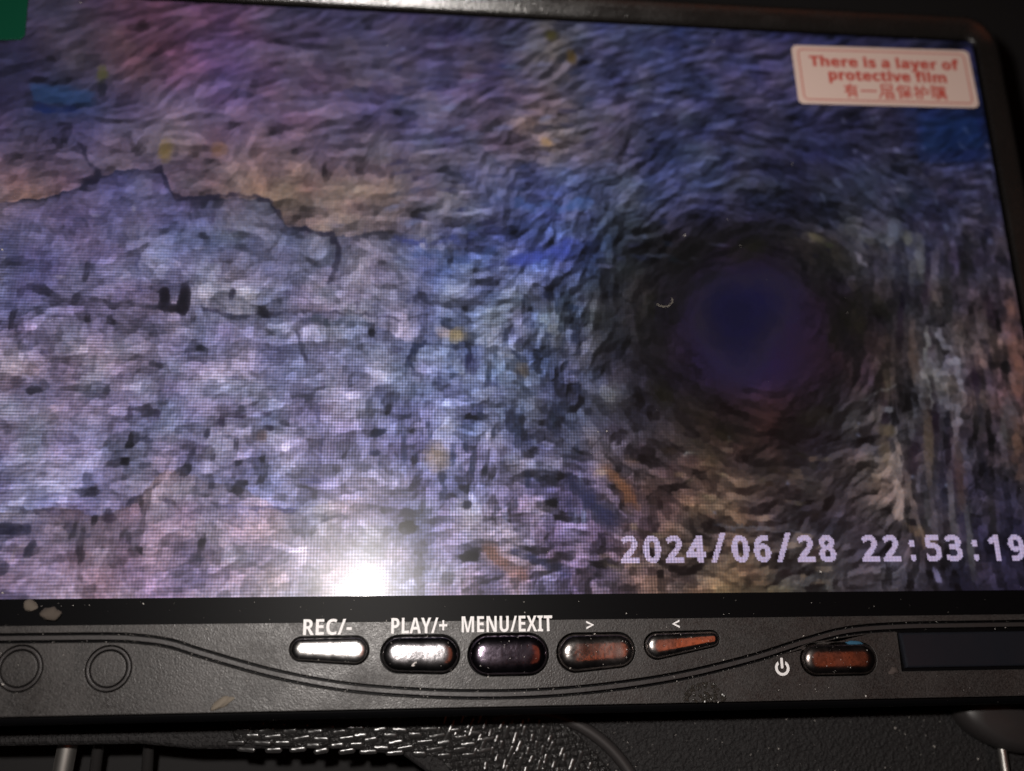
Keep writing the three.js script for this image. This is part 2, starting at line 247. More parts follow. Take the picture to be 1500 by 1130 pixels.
  for (const [x, y, a, b, al] of [[303, 636, 4, 9, 0.9], [324, 618, 4, 12, 0.6], [349, 678, 7, 4, 1.2], [346, 652, 4, 12, 0.55], [395, 627, 8, 4, 1.1], [420, 622, 8, 3, 0.8], [388, 606, 9, 3, 0.6], [350, 611, 10, 3, 0.6], [283, 663, 3, 9, 0.7], [312, 670, 4, 6, 0.5], [230, 607, 5, 8, 0.6], [190, 604, 3, 8, 0.6], [334, 640, 6, 3, 0.7], [212, 645, 12, 3, 0.4], [160, 758, 9, 9, 0.45], [310, 710, 5, 9, 0.5]]) blot(x, y, a, b, dk, al);
  blot(384, 641, 8, 8, '#5c4a4a', 0.5);
  stroke([[246, 683], [240, 702], [218, 718], [186, 740]], 4, dk, 0.6); stroke([[86, 742], [50, 752], [8, 742]], 5, dk, 0.45);
  blot(12, 776, 22, 10, dk, 0.7); blot(42, 806, 6, 15, dk, 0.8, 0.4); stroke([[14, 820], [36, 794]], 3, '#9a8e8a', 0.6); blot(4, 832, 10, 9, dk, 0.5);
  stroke([[330, 742], [380, 745], [432, 748]], 5, '#303060', 0.55); stroke([[376, 746], [374, 764]], 4, '#303060', 0.6); stroke([[470, 765], [480, 758], [520, 756]], 5, dk, 0.5); stroke([[440, 778], [446, 790]], 4, dk, 0.6);
  stroke([[466, 600], [470, 650], [462, 700]], 3, '#34345c', 0.6); blot(458, 705, 16, 5, '#34345c', 0.5);
  blot(556, 634, 11, 4, nv, 1, -0.5); blot(550, 664, 9, 5, nv, 0.8); blot(592, 668, 4, 12, nv, 0.55); blot(556, 680, 3, 10, nv, 0.6);
  stroke([[608, 506], [598, 522], [606, 548]], 6, nv, 0.6, 5); stroke([[608, 506], [640, 503], [668, 512]], 4, nv, 0.7); stroke([[700, 507], [742, 510], [768, 532], [776, 550]], 4, nv, 0.7); blot(690, 535, 12, 14, nv, 0.5); blot(765, 545, 10, 14, '#5a4c40', 0.6);
  stroke([[496, 726], [530, 716], [575, 712]], 4, dk, 0.55); stroke([[652, 690], [650, 730]], 5, nv, 0.7); blot(683, 739, 8, 6, '#1a1820', 1); blot(673, 741, 6, 8, '#a8a0b0', 0.7);
  for (let i = 0; i < 170; i++) { const x = 590 + rnd() * 270, y = 430 + rnd() * 330; blot(x, y, 1.2 + rnd() * 2.2, 4 + rnd() * 10, rnd() < 0.72 ? nv : '#8890b8', 0.25 + rnd() * 0.4, rnd() < 0.3 ? 1.57 : 0); }
  for (let i = 0; i < 260; i++) { const x = -20 + rnd() * 620, y = 300 + rnd() * 560; blot(x, y, 3 + rnd() * 9, 0.9 + rnd() * 1.8, rnd() < 0.6 ? '#34304c' : '#a89cb8', 0.2 + rnd() * 0.35, rnd() < 0.4 ? 1.57 : 0); }
  for (let i = 0; i < 150; i++) { const x = 560 + rnd() * 500, y = 60 + rnd() * 330; blot(x, y, 5 + rnd() * 14, 1.5 + rnd() * 3, rnd() < 0.55 ? '#22264a' : '#7074a0', 0.18 + rnd() * 0.3, -0.35 + (x - 560) / 1000 + (rnd() - 0.5) * 0.5); }
  for (let i = 0; i < 90; i++) { const x = 1160 + rnd() * 330, y = 170 + rnd() * 210; blot(x, y, 3 + rnd() * 8, 2 + rnd() * 4, rnd() < 0.5 ? '#14162a' : '#5a5c7c', 0.2 + rnd() * 0.35, 0.5 + rnd()); }
  for (let i = 0; i < 46; i++) { const x = 1285 + rnd() * 200, y = 380 + rnd() * 420, c = rnd(); blot(x, y, 4 + rnd() * 8, 22 + rnd() * 38, c < 0.55 ? '#16141a' : c < 0.85 ? '#5e5a5e' : '#6a5444', 0.22 + rnd() * 0.25, 0.12 + (rnd() - 0.5) * 0.3); }
  for (let i = 0; i < 110; i++) { const x = 880 + rnd() * 330, y = 640 + rnd() * 220; blot(x, y, 4 + rnd() * 12, 1.5 + rnd() * 3, rnd() < 0.5 ? '#241c18' : '#8a7460', 0.15 + rnd() * 0.35, 0.25 - (x - 880) / 900 + (rnd() - 0.5) * 0.4); }
  stroke([[575, 352], [640, 358], [700, 345]], 6, '#363e80', 0.5, 8); stroke([[745, 380], [790, 374], [845, 356]], 13, '#3f4a98', 0.8, 8); stroke([[760, 296], [800, 306], [866, 298]], 10, '#40558c', 0.55, 9); stroke([[600, 372], [680, 376], [730, 372]], 8, '#3c4a78', 0.4, 8);
  blot(668, 491, 15, 10, '#a08458', 0.6); blot(650, 488, 10, 9, '#b0a0a8', 0.6); blot(640, 668, 17, 20, '#a08878', 0.5); blot(664, 668, 4, 18, nv, 0.6);
  blot(800, 208, 9, 6, '#96785a', 0.8, 0.6); blot(242, 222, 9, 18, '#6e5a2c', 0.55); blot(320, 218, 12, 12, '#7a5a3c', 0.45); blot(150, 108, 7, 16, '#4a4622', 0.6); blot(150, 132, 7, 14, '#1a1a28', 0.8);
  blot(806, 52, 8, 8, '#3c3618', 0.8); blot(838, 84, 7, 12, '#4a3a1a', 0.8); blot(850, 76, 6, 8, '#2a2630', 0.7); blot(786, 60, 16, 20, '#5a5664', 0.5);
  blot(1196, 349, 14, 6, '#66604a', 0.9, 0.5); blot(1216, 360, 8, 4, '#4a5236', 0.8); stroke([[1254, 372], [1270, 392]], 5, '#7c7686', 0.7); blot(1310, 335, 12, 20, '#5c6274', 0.6); blot(1330, 350, 9, 14, '#6a6a66', 0.5);
  stroke([[862, 690], [890, 715], [918, 756]], 7, '#8c7896', 0.7, 6); stroke([[836, 706], [870, 740], [900, 765]], 16, '#2a2c48', 0.7, 6); stroke([[885, 688], [912, 712], [935, 745]], 12, '#6e4a36', 0.6, 6); blot(880, 692, 10, 4, '#9a8078', 0.8);
  stroke([[716, 800], [745, 820], [800, 838]], 6, '#9a8696', 0.6, 6); stroke([[712, 806], [740, 832], [770, 850]], 12, '#6a4a40', 0.5, 8); stroke([[750, 808], [780, 818], [830, 840]], 8, '#2c3050', 0.5, 6);
  stroke([[1262, 588], [1290, 574], [1312, 564]], 6, '#8c8c94', 0.8); blot(1302, 600, 8, 5, '#76767c', 0.8); 
  stroke([[1316, 650], [1308, 690], [1316, 720], [1318, 760]], 9, '#94807c', 0.75, 6); stroke([[1328, 770], [1350, 780], [1370, 800]], 12, '#6e5846', 0.5, 8); stroke([[1330, 700], [1340, 760], [1356, 790]], 7, '#80706c', 0.5, 6); blot(1300, 632, 12, 10, '#5e4c3c', 0.6);
  stroke([[1360, 482], [1356, 540], [1366, 600]], 7, '#7c7a7c', 0.6, 5); stroke([[1372, 486], [1396, 520], [1408, 570]], 9, '#868290', 0.6, 8); stroke([[1380, 590], [1400, 600], [1402, 640]], 8, '#76707c', 0.45, 8); stroke([[1478, 440], [1490, 520], [1494, 580]], 14, '#6c4a40', 0.4, 8); stroke([[1488, 620], [1492, 700]], 12, '#503a30', 0.4, 6);
  for (const [x, y, r] of [[1337, 699, 4], [1386, 711, 4], [1257, 637, 4], [1154, 708, 4], [1047, 751, 3], [1258, 620, 3], [1068, 640, 3]]) blot(x, y, r * 0.8, r * 0.8, '#7c80a4', 0.7);
  stroke([[1370, 835], [1378, 852]], 7, '#8078a0', 0.6, 4); stroke([[1000, 664], [1024, 664]], 4, '#8c8c8c', 0.6); stroke([[1046, 770], [1130, 776], [1170, 780]], 3, '#5c6478', 0.6);
  // compressed colour blocks in the corners
  const quad = (pts, color, alpha) => { ctx.globalAlpha = alpha; ctx.fillStyle = color; ctx.beginPath(); for (const p of pts) ctx.lineTo(...Q(...p)); ctx.fill(); ctx.globalAlpha = 1; };
  quad([[42, 121], [100, 126], [138, 135], [138, 156], [90, 154], [48, 150]], '#24406a', 0.32); quad([[44, 124], [130, 137], [134, 150], [52, 148]], '#274a74', 0.25); stroke([[52, 158], [110, 162]], 9, '#16204a', 0.6);
  quad([[1345, 165], [1436, 160], [1446, 236], [1345, 238]], '#10204a', 0.32); quad([[1352, 175], [1430, 172], [1440, 215], [1352, 225]], '#12284e', 0.25);
  // the dark hole
  for (let k = 0; k < 60; k++) { const a = rnd() * 6.28, q = (118 + rnd() * 70) * (0.85 + 0.4 * noise(a * 1.6 + 5, 3, 131)); blot(1110 + Math.cos(a) * q, 490 + Math.sin(a) * q * 0.95, 18 + rnd() * 26, 8 + rnd() * 12, rnd() < 0.75 ? '#141112' : '#211814', 0.26, a + 1.57 + (rnd() - 0.5) * 0.6); }
  for (let k = 0; k < 14; k++) blot(1090 + (rnd() - 0.5) * 90, 475 + (rnd() - 0.5) * 100, 46, 50, ['#14111a', '#181532', '#1a132e'][k % 3], 0.16);
  }
  ctx.filter = 'blur(1.5px)'; ctx.drawImage(layer, 0, 0); ctx.filter = 'none';
  // the recorder's coarse compression: flatten small areas but keep their edges
  {
    const half = document.createElement('canvas'); half.width = w; half.height = h; const hc = half.getContext('2d'); hc.drawImage(canvas, 0, 0, w, h);
    const src = hc.getImageData(0, 0, w, h), A0 = src.data, N = w * h, Lm = new Float32Array(N), res = hc.createImageData(w, h), O = res.data, q = 3;
    for (let i = 0; i < N; i++) Lm[i] = 0.3 * A0[i * 4] + 0.55 * A0[i * 4 + 1] + 0.15 * A0[i * 4 + 2];
    for (let y = 0; y < h; y++) for (let x = 0; x < w; x++) {
      let best = 1e9, br = 0, bg = 0, bb = 0;
      for (let k = 0; k < 4; k++) {
        const x0 = k & 1 ? x : x - q, y0 = k & 2 ? y : y - q; let n = 0, m = 0, m2 = 0, R0 = 0, G0 = 0, B0 = 0;
        for (let b = Math.max(0, y0); b <= Math.min(h - 1, y0 + q); b++) for (let a = Math.max(0, x0); a <= Math.min(w - 1, x0 + q); a++) { const i = b * w + a, l = Lm[i]; n++; m += l; m2 += l * l; R0 += A0[i * 4]; G0 += A0[i * 4 + 1]; B0 += A0[i * 4 + 2]; }
        const v = m2 / n - (m / n) ** 2; if (v < best) { best = v; br = R0 / n; bg = G0 / n; bb = B0 / n; }
      }
      const i = (y * w + x) * 4, keep = 0.36; O[i] = lerp(br, A0[i], keep); O[i + 1] = lerp(bg, A0[i + 1], keep); O[i + 2] = lerp(bb, A0[i + 2], keep); O[i + 3] = 255;
    }
    for (let y = 1; y < h - 1; y++) for (let x = 1; x < w - 1; x++) { const i = (y * w + x) * 4, k = 1 + (0.2 * E2[y * w + x] * smooth(h * 0.12, h * 0.45, y) + 0.05 * relief[y * w + x]) * smooth(60, 110, Math.hypot(x - hole[0], y - hole[1])); for (let c = 0; c < 3; c++) O[i + c] = clamp(O[i + c] * k, 0, 255); }
    hc.putImageData(res, 0, 0); ctx.imageSmoothingEnabled = true; ctx.imageSmoothingQuality = 'high'; ctx.drawImage(half, 0, 0, W, H);
  }
  // the recorder's clock, drawn small and enlarged so that its pixels show
  const text = '2024/06/28 22:53:19', tw = 20, th = 32, sm = document.createElement('canvas'); sm.width = tw; sm.height = th; const c2 = sm.getContext('2d');
  for (let i = 0; i < text.length; i++) {
    if (text[i] === ' ') continue;
    c2.clearRect(0, 0, tw, th); c2.font = '25px monospace'; c2.textAlign = 'center'; c2.textBaseline = 'alphabetic'; c2.fillStyle = c2.strokeStyle = '#fff'; c2.lineWidth = 1.45; c2.save(); c2.translate(tw / 2, 25); if (text[i] === '/') c2.scale(1, 1.12); c2.fillText(text[i], 0, 0); c2.strokeText(text[i], 0, 0); c2.restore();
    const px = c2.getImageData(0, 0, tw, th).data, a = at(922.6, 806, LCD.d), b = at(1489.5, 802.5, LCD.d);
    const cx = (lerp(a[0], b[0], i / 18) - LCD.x0) / lw * W, cy = (LCD.v1 - (a[1] + b[1]) / 2) / lh * H, cell = 2.36;
    for (let y = 0; y < th; y++) for (let x = 0; x < tw; x++) if (px[(y * tw + x) * 4 + 3] > 120) { ctx.fillStyle = (x + y) % 2 ? '#b9a9cc' : '#c2b2d2'; ctx.fillRect(cx + (x - tw / 2) * cell, cy + (y - 16.2) * cell, cell * 1.05, cell * 1.05); }
  }
  // the display's grid of cells
  const out = ctx.getImageData(0, 0, W, H), R = out.data, per = 5.6;
  for (let y = 0; y < H; y++) for (let x = 0; x < W; x++) {
    const o = (y * W + x) * 4, gx = x / 2, gy = y / 2, lum = (R[o] + R[o + 1] + R[o + 2]) / 3;
    const seen = smooth(S(0, 230)[1], S(0, 430)[1], gy) * smooth(S(1150, 500)[0], S(880, 500)[0], gx) * clamp(lum / 90), col = 0.55 + 0.6 * smooth(S(330, 500)[0], S(560, 500)[0], gx) - 0.3 * smooth(S(330, 500)[0], S(100, 500)[0], gx);
    const row = Math.floor(y / per), cl = Math.floor(x / (per * 0.95)), ir = (0.45 + 1.1 * noise(x / 60, row * 0.9, 63)) , ic = (0.4 + 1.2 * noise(cl * 0.9, y / 60, 64)), ly = ir * Math.cos(2 * Math.PI * y / per) + 0.35 * (hash(row, x >> 7, 65) - 0.5), lx = ic * Math.cos(2 * Math.PI * x / (per * 0.95));
    const k = 1 + seen * (0.145 * ly + 0.12 * col * lx + 0.09 * (hash(x >> 1, y >> 1, 61) - 0.5));
    const j = 0.06 * (hash(x >> 1, y >> 1, 62) - 0.5);
    R[o] = clamp(R[o] * (k + j), 0, 255); R[o + 1] = clamp(R[o + 1] * k, 0, 255); R[o + 2] = clamp(R[o + 2] * (k - j), 0, 255);
  }
  ctx.putImageData(out, 0, 0);
  const t = new THREE.CanvasTexture(canvas); t.colorSpace = THREE.SRGBColorSpace; t.anisotropy = 8; return t;
}
const displayMat = new THREE.MeshPhysicalMaterial({ name: 'display_under_film', color: new THREE.Color(0.004, 0.004, 0.005), roughness: 0.27, clearcoat: 0.07, clearcoatRoughness: 0.085, emissive: 0xffffff, emissiveIntensity: 0.95, emissiveMap: picture(), specularIntensity: 0.36 });

// ---------------------------------------------------------------- the monitor
const monitor = thing('pipe_camera_monitor', 'black monitor showing the inside of a rough pipe, buttons under its screen', 'monitor');
const BX = { x0: -83.2, x1: 80.6, v0: -42.2, v1: 62.2 };          // outline
const OP = { x0: -79.3, x1: at(1449, 156)[0], v0: -30.75, v1: at(700, 17)[1] };   // opening round the display
part('housing', slab(rounded(BX.x0, BX.v0, BX.x1, BX.v1, 5), -0.9, 25.05, 1.1, 5), deepBlack, monitor);
{ // sloping bezel on three sides, swept round the opening with rounded corners
  const prof = [[0, -1.4], [0.05, -0.75], [0.22, -0.45], [0.5, -0.2], [1.1, 0.25], [1.8, 0.72], [2.4, 1.08], [2.75, 1.16], [3.05, 1.02], [3.3, 0.6], [3.42, 0.0], [3.45, -1.4]];
  const path = []; const r = 2.2, add = (x, v, nx, nv) => path.push([x, v, nx, nv]);
  add(OP.x1, -42.0, 1, 0); for (let k = 0; k < 8; k++) add(OP.x1, lerp(-41.5, OP.v1 - r, k / 7), 1, 0);
  for (let k = 1; k < 9; k++) { const a = k / 9 * Math.PI / 2; add(OP.x1 - r + r * Math.cos(a), OP.v1 - r + r * Math.sin(a), Math.cos(a), Math.sin(a)); }
  for (let k = 0; k < 8; k++) add(lerp(OP.x1 - r, OP.x0 + r, k / 7), OP.v1, 0, 1);
  for (let k = 1; k < 9; k++) { const a = Math.PI / 2 + k / 9 * Math.PI / 2; add(OP.x0 + r + r * Math.cos(a), OP.v1 - r + r * Math.sin(a), Math.cos(a), Math.sin(a)); }
  for (let k = 0; k < 8; k++) add(OP.x0, lerp(OP.v1 - r, -41.5, k / 7), -1, 0);
  const pos = [], uv = [], idx = [], n = prof.length;
  path.forEach(([x, v, nx, nv], i) => prof.forEach(([e, z]) => { pos.push(x + nx * e, v + nv * e, z > -1 ? z * lerp(0.3, 1, nv * nv) : z); uv.push(x + nx * e, v + nv * e); }));
  for (let i = 0; i < path.length - 1; i++) for (let j = 0; j < n - 1; j++) { const a = i * n + j; idx.push(a, a + 1, a + n, a + 1, a + n + 1, a + n); }
  const g = new THREE.BufferGeometry(); g.setAttribute('position', new THREE.Float32BufferAttribute(pos, 3)); g.setAttribute('uv', new THREE.Float32BufferAttribute(uv, 2)); g.setIndex(idx); g.computeVertexNormals();
  part('bezel', place(g), bezelMat, monitor);
}
{ // the display, set in a black mask
  const w = LCD.x1 - LCD.x0, h = LCD.v1 - LCD.v0, g = new THREE.BoxGeometry(w, h, 0.3).translate((LCD.x0 + LCD.x1) / 2, (LCD.v0 + LCD.v1) / 2, -LCD.d - 0.15 + 0.001);
  const m = part('screen_mask', slab(rounded(OP.x0 + 0.05, OP.v0 - 0.6, OP.x1 - 0.02, OP.v1 - 0.02, 1.5), -0.66, 0.06, 0.02, 1), deepBlack, monitor);
  part('display', place(g), [deepBlack, deepBlack, deepBlack, deepBlack, displayMat, deepBlack], monitor);
}
// control panel: three plates with engraved joints between them
const curvePts = [[-84, -31.75], [-61.8, -31.8], [-50, -31.85], [-46, -32.05], [-42, -32.66], [-37.9, -33.95], [-29.7, -36.3], [-21.4, -37.95], [-13.2, -38.8], [-4.8, -39.2], [3.7, -39.15], [12.3, -38.55], [21.1, -37.4], [30.2, -35.5], [37.6, -33.5], [43.3, -32.25], [50.2, -31.8], [60, -31.72], [80, -31.7]];
const spline = new THREE.SplineCurve(curvePts.map((p) => new THREE.Vector2(...p))).getPoints(220);
const line = (off) => spline.filter((p) => p.x > -79 && p.x < 76.3).map((p, i, all) => { const q = all[Math.min(i + 1, all.length - 1)], o = all[Math.max(i - 1, 0)], t = new THREE.Vector2(q.x - o.x, q.y - o.y).normalize(); return [p.x - t.y * -off * -1, p.y + t.x * off]; });
function pill(x0, r0, x1, r1, vTop, grow = 0, tiltTop = 0) {         // tapered pill whose upper edge stays near vTop
  const a = [x0 + r0, vTop - r0], b = [x1 - r1, vTop - r1 + tiltTop], ra = r0 + grow, rb = r1 + grow, d = Math.hypot(b[0] - a[0], b[1] - a[1]), base = Math.atan2(b[1] - a[1], b[0] - a[0]), off = Math.acos((ra - rb) / d);
  const pts = [], N = 18;
  for (let i = 0; i <= N; i++) { const t = base + off + (2 * Math.PI - 2 * off) * i / N; pts.push([a[0] + ra * Math.cos(t), a[1] + ra * Math.sin(t), a[0], a[1]]); }
  for (let i = 1; i < 20; i++) { const t = base - off, k = i / 20, p = [lerp(a[0], b[0], k), lerp(a[1], b[1], k)], r = lerp(ra, rb, k); pts.push([p[0] + r * Math.cos(t), p[1] + r * Math.sin(t), ...p]); }
  for (let i = 0; i <= N; i++) { const t = base - off + 2 * off * i / N; pts.push([b[0] + rb * Math.cos(t), b[1] + rb * Math.sin(t), b[0], b[1]]); }
  for (let i = 19; i > 0; i--) { const t = base + off, k = i / 20, p = [lerp(a[0], b[0], k), lerp(a[1], b[1], k)], r = lerp(ra, rb, k); pts.push([p[0] + r * Math.cos(t), p[1] + r * Math.sin(t), ...p]); }
  return pts;
}
const buttons = [
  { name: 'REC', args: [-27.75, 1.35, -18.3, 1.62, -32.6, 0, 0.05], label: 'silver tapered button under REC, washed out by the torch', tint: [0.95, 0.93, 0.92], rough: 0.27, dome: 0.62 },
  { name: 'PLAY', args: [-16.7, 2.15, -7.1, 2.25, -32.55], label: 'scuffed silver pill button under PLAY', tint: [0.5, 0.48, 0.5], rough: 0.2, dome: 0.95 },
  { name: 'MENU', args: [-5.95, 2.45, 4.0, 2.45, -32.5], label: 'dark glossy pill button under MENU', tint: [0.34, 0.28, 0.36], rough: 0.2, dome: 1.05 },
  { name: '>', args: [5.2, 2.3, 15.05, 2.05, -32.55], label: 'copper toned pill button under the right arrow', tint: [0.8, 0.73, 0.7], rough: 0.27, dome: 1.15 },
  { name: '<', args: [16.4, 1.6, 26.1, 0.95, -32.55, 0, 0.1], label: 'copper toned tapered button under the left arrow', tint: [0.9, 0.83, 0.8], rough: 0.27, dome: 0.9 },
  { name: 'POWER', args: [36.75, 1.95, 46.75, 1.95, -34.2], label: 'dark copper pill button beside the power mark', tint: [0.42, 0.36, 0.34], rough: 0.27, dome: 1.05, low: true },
];
{
  const c1 = line(0.17), b1 = line(-0.14), b2 = line(-0.68), l2 = line(-1.0);
  const upper = poly([[-79, -30.8], ...c1, [76.3, -30.8]]), band = poly([...b1, ...b2.reverse()]);
  const lower = poly([...l2.filter((p) => p[0] < 50.0), [50.1, -32.9], [50.1, -37.8], [74, -37.8], [74, -32.75], ...l2.filter((p) => p[0] > 74), [76.3, -41.1], [-79, -41.1]]);
  for (const b of buttons) { const [x0, r0, x1, r1, v, , t] = b.args; const h = new THREE.Path(pill(x0, r0, x1, r1, v, 0.14, t ?? 0).map((p) => new THREE.Vector2(p[0], p[1]))); (b.low ? lower : upper).holes.push(h); }
  for (const x of [-49.0, -59.2]) { const h = new THREE.Path(); h.absarc(x, x < -55 ? -35.7 : -35.88, 2.72, 0, Math.PI * 2); lower.holes.push(h); }
  part('control_panel', mergeGeometries([slab(upper, 0, 1.7, 0.06), slab(lower, 0, 1.7, 0.08)]), plastic, monitor);
  part('trim_band', slab(band, 0, 1.7, 0.06), bandPlastic, monitor);
  // raised ring and plug in each of the two round recesses
  for (const [x, v] of [[-49.0, -35.88], [-59.2, -35.7]]) {
    const ring = new THREE.Shape(); ring.absarc(x, v, 2.58, 0, Math.PI * 2); const hole = new THREE.Path(); hole.absarc(x, v, 2.2, 0, Math.PI * 2); ring.holes.push(hole);
    const plug = new THREE.Shape(); plug.absarc(x, v, 2.04, 0, Math.PI * 2);
    const o = part('round_plug', slab(plug, 0.0, 1.6, 0.1, 3, 40), plastic, monitor);
    part('plug_ring', slab(ring, 0.02, 1.6, 0.12, 3, 40), bandPlastic, o);
  }
  const cover = part('cover_window', slab(poly([[50.6, -32.95], [73.6, -32.95], [73.6, -37.4], [50.95, -37.4]]), -0.28, 1, 0.3, 3), new THREE.MeshPhysicalMaterial({ name: 'dark_window', color: new THREE.Color(0.014, 0.015, 0.02), roughness: 0.3, roughnessMap: smudge, specularIntensity: 0.5 }), monitor);
  cover.userData.label = 'smooth dark window at the right of the panel';
}
function dome(b) {
  const [x0, r0, x1, r1, v, g, t] = b.args, out = pill(x0, r0, x1, r1, v, 0, t ?? 0), pos = [], uv = [], idx = [], M = 14, n = out.length;
  for (let j = 0; j <= M; j++) { const k = 1 - j / M, z = j === 0 ? -0.6 : -0.1 + b.dome * Math.sqrt(Math.max(0, 1 - Math.pow(k, 3.2))); for (const p of out) { const s = j === 0 ? 1 : k === 1 ? 1 : k; const kk = j === 0 ? 1 : 1 - (j - 1) / (M - 1); const zz = j === 0 ? -0.7 : -0.12 + b.dome * Math.sqrt(Math.max(0, 1 - Math.pow(kk, 3.2))); pos.push(lerp(p[2], p[0], kk), lerp(p[3], p[1], kk), zz); uv.push(pos.at(-3), pos.at(-2)); } }
  for (let j = 0; j < M; j++) for (let i = 0; i < n; i++) { const a = j * n + i, c = j * n + (i + 1) % n; idx.push(a, c, a + n, c, c + n, a + n); }
  let geo = new THREE.BufferGeometry(); geo.setAttribute('position', new THREE.Float32BufferAttribute(pos, 3)); geo.setAttribute('uv', new THREE.Float32BufferAttribute(uv, 2)); geo.setIndex(idx);
  geo.computeVertexNormals();
  return place(geo);
}
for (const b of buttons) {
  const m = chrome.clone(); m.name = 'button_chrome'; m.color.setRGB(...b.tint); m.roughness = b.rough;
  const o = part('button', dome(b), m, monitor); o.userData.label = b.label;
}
// printed lettering
const bold = await new FontLoader().loadAsync('fonts/droid/droid_sans_bold.typeface.json');
function lettering(text, x0, x1, base, cap, label) {
  const g = new TextGeometry(text, { font: bold, size: cap / 0.72, depth: 0.02, curveSegments: 6, bevelEnabled: false }); g.computeBoundingBox();
  const b = g.boundingBox, s = (x1 - x0) / (b.max.x - b.min.x); g.translate(-b.min.x, 0, 0).scale(s, 1, 1).translate(x0, base, 0.005);
  const o = part('lettering', place(g), print, monitor); if (label) o.userData.label = label; return o;
}
lettering('REC/-', -26.3, -20.4, -32.28, 1.36); lettering('PLAY/+', -15.55, -8.6, -32.25, 1.36); lettering('MENU/EXIT', -6.8, 4.65, -32.2, 1.4);
{ const chev = (x, s) => slab(poly([[x - 0.5 * s, -30.98], [x + 0.5 * s, -31.5], [x - 0.5 * s, -32.02], [x - 0.5 * s, -31.76], [x + 0.16 * s, -31.5], [x - 0.5 * s, -31.24]].slice()), 0.03, 0.03, 0, 1);
  part('arrow_mark', chev(9.5, 1), print, monitor); part('arrow_mark', chev(20.6, -1), print, monitor);
  const [px, pv] = at(1146, 979), arc = new THREE.Shape(); arc.absarc(px, pv, 0.95, Math.PI / 2 + 0.55, Math.PI * 2.5 - 0.55); arc.absarc(px, pv, 0.6, Math.PI * 2.5 - 0.75, Math.PI / 2 + 0.75, true);
  part('power_mark', mergeGeometries([slab(arc, 0.03, 0.03, 0, 1), slab(rounded(px - 0.17, pv - 0.05, px + 0.17, pv + 1.25, 0.1), 0.03, 0.03, 0, 1)]), print, monitor); }
// a rough, melted-looking scuff at the panel's lower edge
{ const gs = [];
  for (let i = 0; i < 150; i++) { const ring = i < 80, a = ring ? (-0.1 + rnd() * 1.2) * Math.PI : rnd() * Math.PI * 2, r = ring ? 2.05 + rnd() * 0.5 : rnd() * 2.1, x = 23.7 + Math.cos(a) * r * 1.05, v = -41.0 + Math.abs(Math.sin(a)) * r * 0.95; const s = 0.08 + rnd() * 0.17; if (v < -41.05) continue; gs.push(new THREE.IcosahedronGeometry(s, 0).rotateX(rnd() * 6).rotateZ(rnd() * 6).translate(x, v, s * 0.3)); }
  const g = mergeGeometries(gs); const sc = part('scuff', place(g), new THREE.MeshPhysicalMaterial({ name: 'scuffed_plastic', color: new THREE.Color(0.03, 0.026, 0.022), roughness: 0.3 }), monitor); sc.userData.label = 'rough melted scuff on the lower edge'; sc.userData.kind = 'stuff'; }

